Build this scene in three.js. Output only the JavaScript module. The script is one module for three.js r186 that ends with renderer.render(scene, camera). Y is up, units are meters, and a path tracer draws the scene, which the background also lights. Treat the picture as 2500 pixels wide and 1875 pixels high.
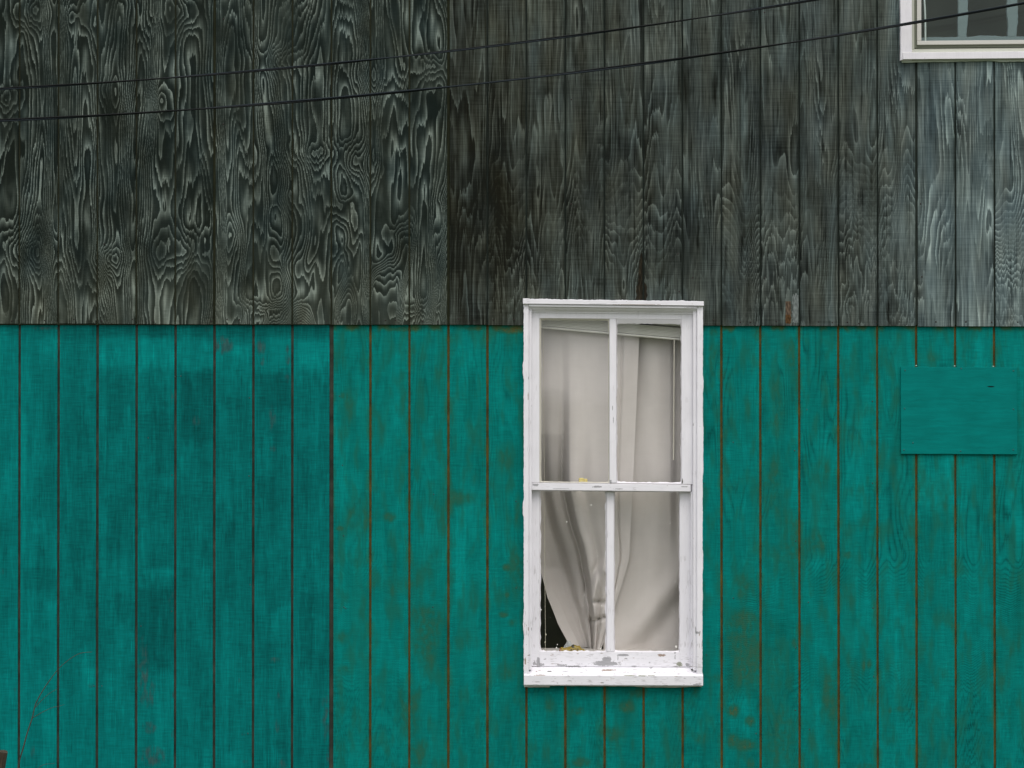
import * as THREE from 'three';
import { RoundedBoxGeometry } from 'three/addons/geometries/RoundedBoxGeometry.js';
import { mergeGeometries } from 'three/addons/utils/BufferGeometryUtils.js';

// ---------------------------------------------------------------- camera, sky, sun, exposure
// The wall is measured in units of S metres (one unit is 1/95.2 of an 8 inch siding groove spacing).
const S = 0.0021345, Y0 = 2.3, DIST = 12, CAMY = Y0 - 0.25;
const X = (u) => (u - 1250) * S, Y = (v) => Y0 - (v - 937.5) * S;

const scene = new THREE.Scene();
const camera = new THREE.PerspectiveCamera(2 * Math.atan(937.5 * S / DIST) * 180 / Math.PI, 4 / 3, 0.1, 500);
camera.position.set(0, CAMY, DIST);
camera.lookAt(0, CAMY + 0.12, 0);
camera.setViewOffset(1024, 768, 0, -Math.round(0.13 / (1875 * S) * 768), 1024, 768);

const renderer = new THREE.WebGLRenderer({ antialias: true });
renderer.setSize(1024, 768);
renderer.toneMapping = THREE.LinearToneMapping;
renderer.toneMappingExposure = 1.73;
renderer.shadowMap.enabled = true;

{ // overcast sky: brighter towards the zenith
  const w = 128, h = 64, d = new Float32Array(w * h * 4);
  for (let j = 0; j < h; j++) {
    const el = ((j + 0.5) / h - 0.5) * Math.PI, s = Math.max(0, Math.sin(el));
    const L = el > 0 ? 0.66 + 0.48 * s : 0.3;
    for (let i = 0; i < w; i++) {
      const c = 1 + 0.07 * Math.sin(i / w * Math.PI * 2 * 3 + Math.sin(j * 0.35) * 2) * Math.cos(j * 0.21 + i / w * Math.PI * 4);
      d.set([L * c * 0.985, L * c * 0.99, L * c * 1.03, 1], (j * w + i) * 4);
    }
  }
  const t = new THREE.DataTexture(d, w, h, THREE.RGBAFormat, THREE.FloatType);
  t.mapping = THREE.EquirectangularReflectionMapping;
  t.magFilter = THREE.LinearFilter; t.needsUpdate = true;
  scene.background = t; scene.environment = t;
}
const sun = new THREE.DirectionalLight(0xfff6ea, 0.7);
sun.position.set(2.5, 13, 7); sun.target.position.set(0, 2, 0);
sun.castShadow = true; sun.shadow.radius = 60; sun.shadow.mapSize.set(2048, 2048);
Object.assign(sun.shadow.camera, { left: -7, right: 7, top: 7, bottom: -7, near: 0.5, far: 40 });
sun.name = 'sun'; scene.add(sun, sun.target);

// ---------------------------------------------------------------- helpers
function rng(seed) { let a = seed >>> 0; return () => { a = (a + 0x6D2B79F5) | 0; let t = Math.imul(a ^ (a >>> 15), 1 | a); t = (t + Math.imul(t ^ (t >>> 7), 61 | t)) ^ t; return ((t ^ (t >>> 14)) >>> 0) / 4294967296; }; }
const PERM = new Uint8Array(512), GX = new Float32Array(256), GY = new Float32Array(256);
{ const r = rng(77); const p = [...Array(256).keys()]; for (let i = 255; i > 0; i--) { const j = Math.floor(r() * (i + 1)); [p[i], p[j]] = [p[j], p[i]]; }
  for (let i = 0; i < 512; i++) PERM[i] = p[i & 255];
  for (let i = 0; i < 256; i++) { const a = r() * Math.PI * 2; GX[i] = Math.cos(a); GY[i] = Math.sin(a); } }
function noise(x, y) { // gradient noise, about -0.8 .. 0.8
  const xf = Math.floor(x), yf = Math.floor(y), xi = xf & 255, yi = yf & 255; x -= xf; y -= yf;
  const u = x * x * x * (x * (x * 6 - 15) + 10), v = y * y * y * (y * (y * 6 - 15) + 10);
  const a = PERM[xi] + yi, b = PERM[xi + 1] + yi, g00 = PERM[a], g10 = PERM[b], g01 = PERM[a + 1], g11 = PERM[b + 1];
  const n00 = GX[g00] * x + GY[g00] * y, n10 = GX[g10] * (x - 1) + GY[g10] * y;
  const n01 = GX[g01] * x + GY[g01] * (y - 1), n11 = GX[g11] * (x - 1) + GY[g11] * (y - 1);
  const p = n00 + u * (n10 - n00), q = n01 + u * (n11 - n01);
  return (p + v * (q - p)) * 1.4;
}
const fbm = (x, y, n = 3) => { let s = 0, a = 0.6; for (let i = 0; i < n; i++) { s += a * noise(x, y); x = x * 2.03 + 17.3; y = y * 2.03 + 9.1; a *= 0.5; } return s; };
const clamp = (x, a = 0, b = 1) => (x < a ? a : x > b ? b : x);
const smooth = (a, b, x) => { const t = clamp((x - a) / (b - a)); return t * t * (3 - 2 * t); };
const mix = (a, b, t) => a + (b - a) * t;
const lerpTable = (tab, x) => { if (x <= tab[0][0]) return tab[0][1]; for (let i = 1; i < tab.length; i++) if (x <= tab[i][0]) { const t = (x - tab[i - 1][0]) / (tab[i][0] - tab[i - 1][0]); return mix(tab[i - 1][1], tab[i][1], t); } return tab[tab.length - 1][1]; };

// A colour texture (and a relief texture) over the wall rectangle u0..u1, v0..v1; paint(u, v, out) fills out[0..2] (sRGB 0..255) and out[3] (height 0..1).
function wallTexture(u0, u1, v0, v1, w, h, paint, wrap = THREE.MirroredRepeatWrapping, relief = true) {
  const c = new Uint8Array(w * h * 4), b = relief ? new Uint8Array(w * h) : null, o = [0, 0, 0, 0.5];
  for (let j = 0; j < h; j++) {
    const v = v1 - (j + 0.5) / h * (v1 - v0);
    for (let i = 0; i < w; i++) {
      const u = u0 + (i + 0.5) / w * (u1 - u0), k = j * w + i;
      paint(u, v, o);
      c[k * 4] = clamp(o[0], 0, 255); c[k * 4 + 1] = clamp(o[1], 0, 255); c[k * 4 + 2] = clamp(o[2], 0, 255); c[k * 4 + 3] = 255;
      if (b) b[k] = clamp(o[3] * 255, 0, 255);
    }
  }
  const mk = (data, fmt) => { const t = new THREE.DataTexture(data, w, h, fmt, THREE.UnsignedByteType); t.magFilter = THREE.LinearFilter; t.minFilter = THREE.LinearMipmapLinearFilter; t.generateMipmaps = true; t.wrapS = t.wrapT = wrap; t.needsUpdate = true; return t; };
  const map = mk(c, THREE.RGBAFormat); map.colorSpace = THREE.SRGBColorSpace;
  return { map, bump: b ? mk(b, THREE.RedFormat) : null, box: [u0, u1, v0, v1] };
}
// planar uv from the wall position (metres) for a texture box
function planarUV(g, box) {
  const p = g.attributes.position, uv = new Float32Array(p.count * 2), [u0, u1, v0, v1] = box;
  for (let i = 0; i < p.count; i++) {
    const u = p.getX(i) / S + 1250, v = 937.5 - (p.getY(i) - Y0) / S;
    uv[i * 2] = (u - u0) / (u1 - u0); uv[i * 2 + 1] = (v1 - v) / (v1 - v0);
  }
  g.setAttribute('uv', new THREE.BufferAttribute(uv, 2));
  return g;
}
function mesh(name, g, m, parent) { const o = new THREE.Mesh(g, m); o.name = name; o.castShadow = o.receiveShadow = true; if (parent) parent.add(o); return o; }
function tag(o, label, category, group) { o.userData.label = label; o.userData.category = category; if (group) o.userData.group = group; return o; }
// polygon in wall units, extruded from z0 to z1 with a small bevel
function slab(pts, z0, z1, bevel = 0.0012) {
  const sh = new THREE.Shape(pts.map(([u, v]) => new THREE.Vector2(X(u), Y(v))));
  const g = new THREE.ExtrudeGeometry(sh, { depth: z1 - z0 - bevel, bevelEnabled: bevel > 0, bevelThickness: bevel, bevelSize: bevel, bevelOffset: -bevel, bevelSegments: 1, steps: 1 });
  g.translate(0, 0, z0);
  return g;
}
function box(u0, u1, v0, v1, z0, z1, r = 0.0015) {
  const w = (u1 - u0) * S, h = (v1 - v0) * S, d = z1 - z0;
  const g = new RoundedBoxGeometry(w, h, d, 1, Math.min(r, w / 3, h / 3, d / 3));
  g.translate(X((u0 + u1) / 2), Y((v0 + v1) / 2), (z0 + z1) / 2);
  return g;
}
function tube(points, r, seg = 40, rad = 6) { return new THREE.TubeGeometry(new THREE.CatmullRomCurve3(points), seg, r, rad, false); }
function merge(list) { return mergeGeometries(list.map((g) => { const n = g.index ? g.toNonIndexed() : g; for (const k of Object.keys(n.attributes)) if (!['position', 'normal', 'uv'].includes(k)) n.deleteAttribute(k); return n; })); }

// ---------------------------------------------------------------- materials of the wall
const G0 = 47.5, GS = 95.2, groove = (k) => G0 + GS * k;         // groove positions
const KMIN = -7, KMAX = 33, SEAM = groove(11);
const planks = (u) => Math.floor((u - G0) / GS);

const KNOTS = [ // u, v, half width, half height, rings
  [75, 30, 36, 34, 5], [452, 28, 34, 36, 5], [20, 242, 26, 30, 4], [272, 215, 24, 40, 2.5], [390, 250, 22, 30, 3.5], [68, 612, 62, 46, 6.5], [266, 634, 30, 26, 5],
  [455, 612, 58, 46, 6.5], [684, 150, 46, 26, 4.5], [893, 182, 34, 34, 5], [1057, 165, 38, 28, 4.5], [866, 398, 40, 40, 5.5], [770, 372, 70, 22, 2.6], [695, 487, 26, 24, 3], [1082, 489, 24, 26, 3],
  [842, 502, 18, 22, 3], [656, 756, 60, 18, 4.5], [1030, 754, 52, 18, 4], [838, 610, 18, 22, 2.5], [182, 40, 30, 36, 3.5], [565, 570, 20, 34, 3], [960, 575, 26, 26, 3], [330, 30, 30, 60, 2.5], [-120, 300, 40, 36, 5], [-300, 600, 50, 40, 6], [-420, 120, 40, 36, 5]];
// one growth ring: a crisp pale ridge that fades into the dark soft wood
const ring = (f) => smooth(0, 0.07, f) * (0.62 * Math.exp(-Math.max(0, f - 0.07) / 0.13) + 0.5 * (1 - smooth(0.1, 0.8, f)));
function paintUpperLeft(u, v, o) {
  const vj = v + 14 * noise(u / 3.1, v / 70) + 6 * noise(u / 1.7, v / 30) + 20 * noise(u / 13, v / 90) * smooth(430, 600, v);
  const sheet = u < groove(5) ? 0 : 13.7, zig = smooth(480, 700, v + 160 * noise(u / 110, 7)) * smooth(560, 640, u) * smooth(-0.25, 0.2, noise(u / 75 + 4, v / 260));
  const wide = 46 * noise(u / 150 + 9, v / 800 + 2), us = u + wide;
  const wu = u + 9 * noise(u / 38 + 5, v / 46) + 4 * noise(u / 15, v / 19 + 8), wv = v + 9 * noise(u / 36 + 55, v / 40);
  let h = 10.6 * noise(us / 122 + 3.3 + sheet, vj / 1250 + 1.7) + 4.6 * noise(us / 54 + 8 + sheet, vj / 520) + us * 0.027 + 0.9 * noise(u / 21, vj / 110) + zig * vj * 0.012;
  for (let i = 0; i < KNOTS.length; i++) {
    const k = KNOTS[i], dx = (wu - k[0]) / (k[2] * 1.25), dy = (wv + 5 * noise(u / 5, i * 1.7 + v / 40) - k[1]) / (k[3] * 1.15), r2 = dx * dx + dy * dy;
    if (r2 < 8) h += k[4] * (0.62 * Math.exp(-r2 * 0.9) + 0.1 * Math.exp(-r2 * 9));
  }
  const band = ring(h - Math.floor(h));
  const patch = 0.82 + 1.15 * fbm(u / 60 + 40, v / 150, 3);
  const fibre = 0.5 + 0.5 * noise(u / 1.6, v / 30 + 5), weave = 0.5 + 0.5 * noise(u / 26 + 11, v / 2.4);
  let L = band * clamp(patch, 0.2, 1.2) * (0.66 + 0.5 * fibre + 0.26 * weave);
  const low = smooth(560, 790, v), blotch = fbm(u / 90 + 9, v / 110 + 60, 3);
  L = L * 0.97 - 0.025 + 0.18 * low + 0.26 * blotch + 0.12 * (fibre - 0.5) + 0.08 * (weave - 0.5) + 0.06 + 0.14 * smooth(0.05, 0.4, fbm(u / 34 + 90, v / 70 + 13, 2)) + (u > groove(5) ? 0.035 + (u < groove(5) + 40 ? 0.12 * smooth(100, 700, v) : 0) : 0);
  L = clamp(L, 0, 1.3);
  const brown = clamp(low * 0.5 + 0.7 * fbm(u / 60 + 70, v / 200 + 30, 2)), cool = clamp(0.3 + 1.2 * fbm(u / 50 + 33, v / 120 + 8, 2));
  o[0] = 25 + 74 * L + 6 * brown - 3 * cool; o[1] = 31 + 77 * L + 2 * brown; o[2] = 27 + 74 * L - 3 * brown + 3 * cool;
  const e = Math.abs(((u - G0) / GS + 100.5) % 1 - 0.5) * GS, dk = (1 - smooth(0, 7, e)) * clamp(0.12 + 0.4 * noise(v / 60, planks(u + 40) * 3.1));
  o[0] *= 1 - dk * 0.5; o[1] *= 1 - dk * 0.42; o[2] *= 1 - dk * 0.55;
  o[3] = 0.3 + 0.5 * band + 0.12 * fibre;
}
const RIGHT_TONE = [[1100, -17], [1190, -20], [1285, -5], [1380, -3], [1475, -5], [1570, 0], [1666, -2], [1760, -2], [1855, -3], [1950, 0], [2050, 3], [2145, 7], [2240, 24], [2335, 32], [2430, 36], [2540, 26], [2640, 8], [2800, 0]];
function paintUpperRight(u, v, o) {
  const pk = planks(u), r1 = noise(pk * 7.31, 4.2), r2 = noise(pk * 3.13, 8.8), vj = v + 20 * noise(u / 3.4, v / 80) + 7 * noise(u / 1.6, v / 30) + 22 * noise(u / 11 + 3, v / 70);
  const cath = smooth(330 + 200 * r2, 660 + 120 * r2, v) * (0.55 + 0.9 * r1) + 0.08;
  const side = (u - (groove(pk) + GS * (0.45 + 0.6 * noise(pk * 3.7, 9.1)))) / GS;
  const h = u * 0.035 + 4.2 * noise(u / 70 + 21, vj / 900) + 2.4 * noise(u / 34 + 2, vj / 330) + cath * (vj * 0.016 + (6 + 5 * r2) * Math.abs(side + 0.12 * noise(v / 60, pk)) + 0.8 * noise(u / 12, v / 60));
  const line = ring(h - Math.floor(h));
  const fibre = noise(u / 1.9, v / 42), fine = noise(u / 4.2 + 5, v / 160), saw = noise(u / 60 + 3, v / 2.6), saw2 = noise(u / 120, v / 5.5 + 40);
  const blot = fbm(u / 50 + 31, v / 230 + 12, 4), streak = fbm(u / 12 + 60, v / 340 + 9, 2);
  const tone = lerpTable(RIGHT_TONE, u), heightTone = 4 * (1 - smooth(0, 330, v)) - 14 * smooth(1700, 1250, u) * smooth(300, 480, v) * (1 - smooth(600, 740, v)) + 9 * smooth(640, 790, v);  // board tone: lighter at top and bottom, darker mid height at left
  const lineAmt = (0.3 + 1.0 * smooth(-0.25, 0.4, fbm(u / 70 + 5, v / 190 + 77, 2))) * (u > 2230 ? 1.5 : 1);
  let L = 65 + tone + heightTone + 32 * blot + 17 * streak + 40 * (line - 0.3) * lineAmt + 7 * noise(u / 140, v / 1.9) + 14 * fibre + 13 * fine + 6 * saw + 3 * saw2;
  L -= smooth(0.36, 0.56, noise(u / 5.5 + 90, v / 140 + 3)) * 20 + smooth(0.3, 0.6, fbm(u / 22 + 70, v / 90 + 20, 2)) * 20;
  L = Math.max(L, 22);
  const warm = fbm(u / 70 + 12, v / 150 + 44, 2) + 0.5 * (1 - smooth(1250, 1700, u)) - 0.5 * smooth(2100, 2300, u), blue = clamp(0.3 + 0.5 * smooth(2100, 2300, u) + 1.2 * fbm(u / 34 + 1, v / 200 + 99, 2)) * clamp((L - 30) / 50);
  o[0] = L * 0.945 + 4 * warm - 4 * blue; o[1] = L * 1.0 + 2 + warm; o[2] = L * 0.965 - 4 * warm + 3 * blue;
  // rotten split above the window and two old patches
  const sp = Math.abs(u - 1566 - 3 * noise(v / 11, 2)) / lerpTable([[615, 1], [640, 6], [690, 8], [700, 13], [735, 13]], v);
  if (v > 618 && v < 740 && sp < 1) { const t = 0.6 + 0.5 * noise(u / 3, v / 14); o[0] = 44 * t + 12; o[1] = 39 * t + 12; o[2] = 30 * t + 10; }
  const q = 0.9 * noise(u / 4, v / 7);
  if (u > 1917 && u < 1931 + q * 2 && v > 736 && v < 790 + q * 3) { const t = 0.8 + 0.35 * noise(u / 3, v / 9); o[0] = 104 * t; o[1] = 88 * t; o[2] = 74 * t; if (v > 768) { o[0] = 98 * t; o[1] = 72 * t; o[2] = 46 * t; } }
  else if (u > 1934 + q * 2 && u < 1949 && v > 720 + q * 8 && v < 788 + q * 4) { const t = 0.85 + 0.25 * noise(u / 3, v / 9); o[0] = 122 * t; o[1] = 130 * t; o[2] = 128 * t; }
  const e = Math.abs(((u - G0) / GS + 100.5) % 1 - 0.5) * GS, dk = (1 - smooth(0, 8, e)) * clamp(0.25 + 0.6 * noise(v / 70, Math.round((u - G0) / GS) * 3.7));
  o[0] *= 1 - dk * 0.5; o[1] *= 1 - dk * 0.45; o[2] *= 1 - dk * 0.5;
  o[3] = 0.4 + 0.3 * line + 0.15 * fibre + 0.1 * saw;
}
// the teal lower boards: brushed paint over rough sawn ply, thin in places
const THIN = [ // where the paint is worn: u, v, ru, rv, strength (brown)
  [1815, 1515, 30, 26, .8], [1808, 1572, 30, 40, .75], [1825, 1620, 32, 50, .8], [1812, 1440, 12, 32, .6], [1790, 1735, 12, 14, 1.1], [1830, 1760, 10, 12, .9], [1788, 1808, 12, 16, .9], [1822, 1818, 20, 12, .95], [1710, 1800, 14, 14, .5], [1890, 1650, 20, 60, .4], [1905, 1800, 34, 60, .5], [2026, 1700, 16, 60, .5], [2030, 1790, 14, 30, .4],
  [1750, 1655, 12, 10, .45], [1930, 1330, 26, 60, .45], [1990, 1330, 22, 26, .5], [1832, 1865, 8, 14, .7], [2070, 1356, 8, 8, .6], [1945, 1870, 20, 30, .4], [2110, 1870, 20, 8, .5], [1938, 1570, 6, 10, .6], [2122, 1620, 5, 10, .7], [2108, 1625, 3, 10, .6], [2172, 1732, 4, 8, .6], [2200, 1730, 16, 6, .4],
  [1050, 1510, 34, 28, .6], [1042, 1560, 26, 60, .6], [1130, 1215, 28, 16, .55], [950, 1262, 14, 10, .7], [830, 1290, 8, 5, .7], [1008, 880, 6, 26, .3], [875, 1265, 30, 40, .35], [970, 1430, 30, 20, .35], [1262, 1400, 14, 60, .5], [1236, 1385, 8, 8, .9], [1228, 1500, 10, 6, .9], [1238, 1452, 5, 5, .8], [1250, 1520, 8, 8, .6], [1230, 1120, 14, 30, .4], [1265, 1250, 8, 40, .4], [1000, 1745, 26, 70, .4], [1020, 1840, 24, 30, .5], [1235, 1640, 22, 20, .5],
  [835, 1555, 12, 14, .5], [840, 1635, 14, 10, .5], [850, 985, 10, 30, .45], [838, 965, 6, 8, .6], [1250, 806, 26, 7, 1.5], [1155, 802, 18, 4, .8], [985, 803, 30, 5, .9], [1742, 812, 10, 10, .6], [1738, 880, 8, 60, .5], [1850, 812, 14, 12, .5], [1930, 870, 14, 34, .4], [1900, 1000, 16, 60, .4], [1885, 1180, 22, 60, .4], [2010, 1150, 12, 50, .35], [2090, 1050, 12, 60, .3], [2280, 870, 14, 10, .35], [2300, 1200, 14, 40, .3],
  [1530, 1725, 16, 12, .9], [1490, 1790, 18, 14, .5], [1412, 1735, 12, 10, .6], [1420, 1860, 20, 10, .7], [1560, 1690, 20, 10, .5], [1340, 1720, 10, 18, .4], [1700, 1690, 8, 12, .6]];
const SCUFF = [ // where the left boards show grey wood
  [548, 842, 18, 20, 1.1], [636, 850, 12, 20, .8], [702, 868, 6, 22, .9], [640, 880, 5, 14, .7], [526, 845, 5, 22, .8], [420, 960, 4, 28, .7], [480, 1028, 10, 14, .6], [665, 1020, 9, 30, .7], [666, 1095, 8, 8, .6], [700, 925, 6, 12, .6], [505, 803, 8, 8, .5],
  [352, 1640, 12, 80, .8], [362, 1690, 18, 36, .7], [366, 1775, 16, 14, .8], [374, 1845, 28, 24, .9], [420, 1465, 8, 20, .6], [424, 1690, 4, 14, .6], [424, 1790, 5, 10, .7], [680, 1700, 4, 10, .7], [678, 1770, 5, 16, .9], [672, 1612, 12, 8, .7], [795, 1750, 10, 60, .7], [803, 1840, 8, 20, .7], [500, 1480, 8, 12, .4], [82, 1840, 6, 26, .5], [66, 1850, 8, 6, .5], [222, 1672, 8, 6, .6], [38, 1690, 4, 14, .5], [584, 1660, 3, 6, .7], [595, 1792, 5, 3, .7], [690, 1865, 10, 12, .7], [600, 1858, 8, 4, .6], [0, 800, 30, 12, .3], [120, 801, 40, 4, .8], [135, 880, 4, 40, .4], [4, 1395, 6, 10, .7]];
function worn(list, u, v) { let s = 0; for (let i = 0; i < list.length; i++) { const k = list[i], dx = (u - k[0]) / k[2], dy = (v - k[1]) / k[3]; if (dx > 2 || dx < -2 || dy > 2 || dy < -2) continue; s = Math.max(s, k[4] * (1 - smooth(0.45, 1.75, Math.sqrt(dx * dx + dy * dy)))); } return s; }
const STROKES = new Map(); // loads of the brush, by plank: u0, u1, v0, v1, strength
{ const r = rng(404), put = (k, s) => { if (!STROKES.has(k)) STROKES.set(k, []); STROKES.get(k).push(s); };
  for (let k = KMIN - 1; k <= KMAX; k++) for (let i = 0; i < 15; i++) { const a = groove(k) + r() * GS * 0.75, w = GS * (0.12 + r() * r() * 0.8), v0 = 780 + r() * 1150, h = 30 + r() * r() * 330; put(k, [a, Math.min(a + w, groove(k + 1)), v0, v0 + h, (r() < 0.5 ? -1 : 1) * (0.1 + 0.22 * r()) * (k < 8 ? 1.25 : 0.8)]); }
  for (const q of [[50, 66, 1000, 1375, .5], [345, 430, 1384, 1416, .7], [344, 352, 1280, 1376, .6], [246, 336, 812, 902, .5], [345, 432, 818, 902, .55], [336, 430, 1430, 1640, -.5], [440, 524, 900, 1092, -.55], [632, 714, 905, 1010, -.5], [728, 806, 1440, 1640, -.45], [55, 138, 1380, 1452, -.5], [350, 428, 1000, 1170, -.35], [440, 450, 1100, 1222, .45], [724, 808, 826, 905, .4], [538, 620, 960, 1010, -.3], [627, 638, 1090, 1180, .5], [246, 262, 1180, 1420, .4], [728, 736, 1560, 1620, .5], [310, 318, 985, 1050, .5], [722, 806, 1000, 1090, .3], [245, 330, 1210, 1370, -.25],
    [1040, 1098, 1490, 1620, -.25], [970, 1010, 1600, 1875, .35], [1110, 1140, 1230, 1480, .4], [858, 905, 1500, 1620, .25], [1950, 2030, 1360, 1400, .3], [1960, 2026, 1280, 1358, -.3], [1776, 1840, 1490, 1690, -.2], [1780, 1850, 1700, 1790, .35], [2240, 2330, 1150, 1250, .3]]) put(planks(q[0] + 4), q); }
function brush(u, v, pk) {
  const l = STROKES.get(pk); if (!l) return 0; let s = 0; const w = 5 * noise(u / 2.3, pk + v / 60) + 6 * noise(u / 11, 4.4 + pk + v / 200), x = 2.5 * noise(v / 28, pk * 3.3);
  for (let i = 0; i < l.length; i++) { const q = l[i], du = Math.min(u - q[0] + x, q[1] - u + x), dv = Math.min(v - q[2] + w * 0.8, (q[3] - v + w * 2.6) * 0.6); if (du < 0 || dv < 0) continue; s += q[4] * Math.min(1, du / 4) * Math.min(1, dv / 12); }
  return s;
}
function paintLower(u, v, o) {
  const pk = planks(u), left = u < groove(8) ? 1 : 0;
  const streakV = noise(u / 2.9, v / 70), fineV = noise(u / 1.8 + 7, v / 24), sawH = noise(u / 26 + 3, v / 1.8), sawH2 = noise(u / 60 + 9, v / 4.4 + 4);
  // overlapping brush loads: plateaus with a soft edge, running with the board
  const bu = u / 34 + pk * 5.7, lap = fbm(bu, v / 150 + pk * 3.1, 3) + 0.12 * noise(u / 3, v / 40), lap2 = fbm(u / 60 + pk * 2.3, v / 420 + 20 + pk, 2);
  const coat = smooth(-0.02, 0.07, lap) * 0.6 + smooth(-0.1, 0.15, lap2) * 0.6;
  let b, g, r;
  if (left) {
    const lipShade = smooth(838, 812, v + 10 * noise(u / 30, 3) - (pk % 3) * 6) * 0.45, bright = (smooth(815, 832, v + 8 * noise(u / 40, 8)) * (1 - smooth(890, 925, v + 40 * noise(u / 12, v / 60)))) * 0.75 * (pk > 1 ? 1 : 0.35);  // dark top strip is shade painted in below the upper boards
    const edge = (() => { const a = ((u - G0) / GS + 100) % 1; return (1 - smooth(0.03, 0.1 + 0.06 * noise(v / 160, pk), a)) * 0.5 + smooth(0.84, 0.97, a) * 0.5 * smooth(-.3, .3, noise(v / 220, pk * 7)); })();
    const L = -0.42 + coat * 0.3 + bright * 0.55 - lipShade * 0.7 + edge * 0.45 + 0.3 * fbm(u / 40 + 80, v / 90 + 7, 3) + 0.9 * brush(u, v, pk) + 0.22 * smooth(1450, 1800, v) * (u < 330 ? 1.2 : 0.7) + (u < 140 ? 0.25 : 0);
    r = 0; g = 104 + 26 * L; b = 101 + 25 * L;
    { const st = 7 * streakV + 7 * fineV + 9 * sawH + 6 * sawH2 + 5 * noise(u / 4.5, v / 130 + 9); g += st; b += st * 0.95; }
    { const dry = smooth(0.3, 0.5, noise(u / 1.4 + 40, v / 90)) * smooth(0.05, 0.35, fbm(u / 26 + 12, v / 120 + 3, 2)); g += 15 * dry; b += 14 * dry; const dk = smooth(0.36, 0.5, noise(u / 1.5 + 80, v / 60)) * smooth(0.1, 0.4, fbm(u / 24 + 52, v / 90 + 33, 2)); g -= 16 * dk; b -= 16 * dk; }
    const sc = worn(SCUFF, u, v) * (0.55 + 0.9 * fbm(u / 9, v / 26 + 3, 3) + 0.25 * fineV), t = clamp((sc - 0.18) * 1.9, 0, 0.92);
    const m = clamp(0.5 + noise(u / 6, v / 20));
    r = mix(r, 48 + 18 * m, t * 0.85); g = mix(g, 74 + 10 * m, t * 0.85); b = mix(b, 74 + 8 * m, t * 0.85);
  } else {
    const vj = v + 14 * noise(u / 3.3, v / 70), h = u * 0.05 + 4 * noise(u / 60 + 3, vj / 520) + 1.8 * noise(u / 30, vj / 160) + smooth(1350, 1700, v) * vj * 0.03;
    const f = h - Math.floor(h), grain = Math.pow(1 - Math.abs(f - 0.5) * 2, 3), grainAmt = 0.4 + 1.5 * smooth(-0.1, 0.35, fbm(u / 90 + 8, v / 240 + 5, 2)) * (u > 1720 ? 1 : 0.45);
    const L = -0.34 + coat * 0.36 + 0.3 * fbm(u / 36 + 30, v / 110 + 61, 3) + 1.2 * brush(u, v, pk) + (u > 2100 ? 0.06 : 0) - 0.1 * smooth(1450, 1850, v) * (u > 1720 ? 1 : 0.3);
    g = 116 + 21 * L; b = 110 + 22 * L; r = 0;
    // thin paint lets the warm wood through
    const thinN = fbm(u / 26 + pk * 1.3, v / 80 + pk * 4.2, 3), thin = clamp(smooth(-0.1, 0.5, thinN) * 0.7 + 0.22 * smooth(0.1, 0.4, fbm(u / 70, v / 300 + 30, 2)));
    const wv = worn(THIN, u, v), t1 = clamp(thin * 0.6 + wv * (0.85 + 0.9 * fbm(u / 10 + 5, v / 17, 3) + 0.3 * sawH));
    g += 6 * streakV + 4 * fineV + 9 * sawH + 6 * sawH2 - 16 * grain * grainAmt; b += 6 * streakV + 4 * fineV + 8 * sawH + 6 * sawH2 - 15 * grain * grainAmt;
    { const ol = clamp(t1 * 1.7) * 0.85, br = smooth(0.3, 1.2, t1) * 0.55; r = mix(r, 24, ol); g = mix(g, 94, ol); b = mix(b, 79, ol); r = mix(r, 58, br); g = mix(g, 84, br); b = mix(b, 60, br); }
    const hot = smooth(0.75, 1.15, wv * (0.8 + 0.9 * fbm(u / 7, v / 9 + 9, 2))); r = mix(r, 86, hot * 0.55); g = mix(g, 84, hot * 0.55); b = mix(b, 50, hot * 0.55);
    // bare strip along the groove edges
    const e = Math.abs(((u - G0) / GS + 100.5) % 1 - 0.5) * GS, ed = (1 - smooth(5, Math.max(7, 11 + 8 * noise(v / 50, Math.round((u - G0) / GS) * 2.3)), e)) * smooth(0.1, 0.5, noise(v / 60 + 3, Math.round((u - G0) / GS) * 5.1) + 0.1);
    r = mix(r, 70, ed * 0.28); g = mix(g, 86, ed * 0.28); b = mix(b, 54, ed * 0.28);
    const cap = (1 - smooth(799, 812, v + 9 * noise(u / 16, 1))) * smooth(-0.15, 0.35, noise(u / 40 + 6, 2)); r = mix(r, 96, cap * 0.6); g = mix(g, 74, cap * 0.6); b = mix(b, 34, cap * 0.6);
    o[3] = 0.5 - 0.3 * grain * grainAmt + 0.16 * sawH + 0.12 * sawH2;
  }
  if (left) o[3] = 0.5 + 0.14 * fineV + 0.1 * sawH;
  // lighter dried ridges of paint
  const ridge = smooth(0.985, 1, 1 - Math.abs(lap - 0.02) * 0.35) * smooth(0.1, 0.4, noise(u / 60 + 50, v / 60)); g += 9 * ridge; b += 9 * ridge;
  o[0] = r; o[1] = g; o[2] = b;
}
const UB = [groove(-7), SEAM, -230, 806], UB2 = [SEAM, groove(29), -230, 806], LB = [groove(-7), SEAM, 776, 2036], LB2 = [SEAM, groove(29), 776, 2036];
const texUL = wallTexture(...UB, 2048, 1240, paintUpperLeft), texUR = wallTexture(...UB2, 2048, 1240, paintUpperRight);
const texLL = wallTexture(...LB, 2048, 1508, paintLower), texLR = wallTexture(...LB2, 2048, 1508, paintLower);
const wood = (t, s, rough, spec) => new THREE.MeshPhysicalMaterial({ map: t.map, bumpMap: t.bump, bumpScale: s, roughness: rough, specularIntensity: spec });
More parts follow.
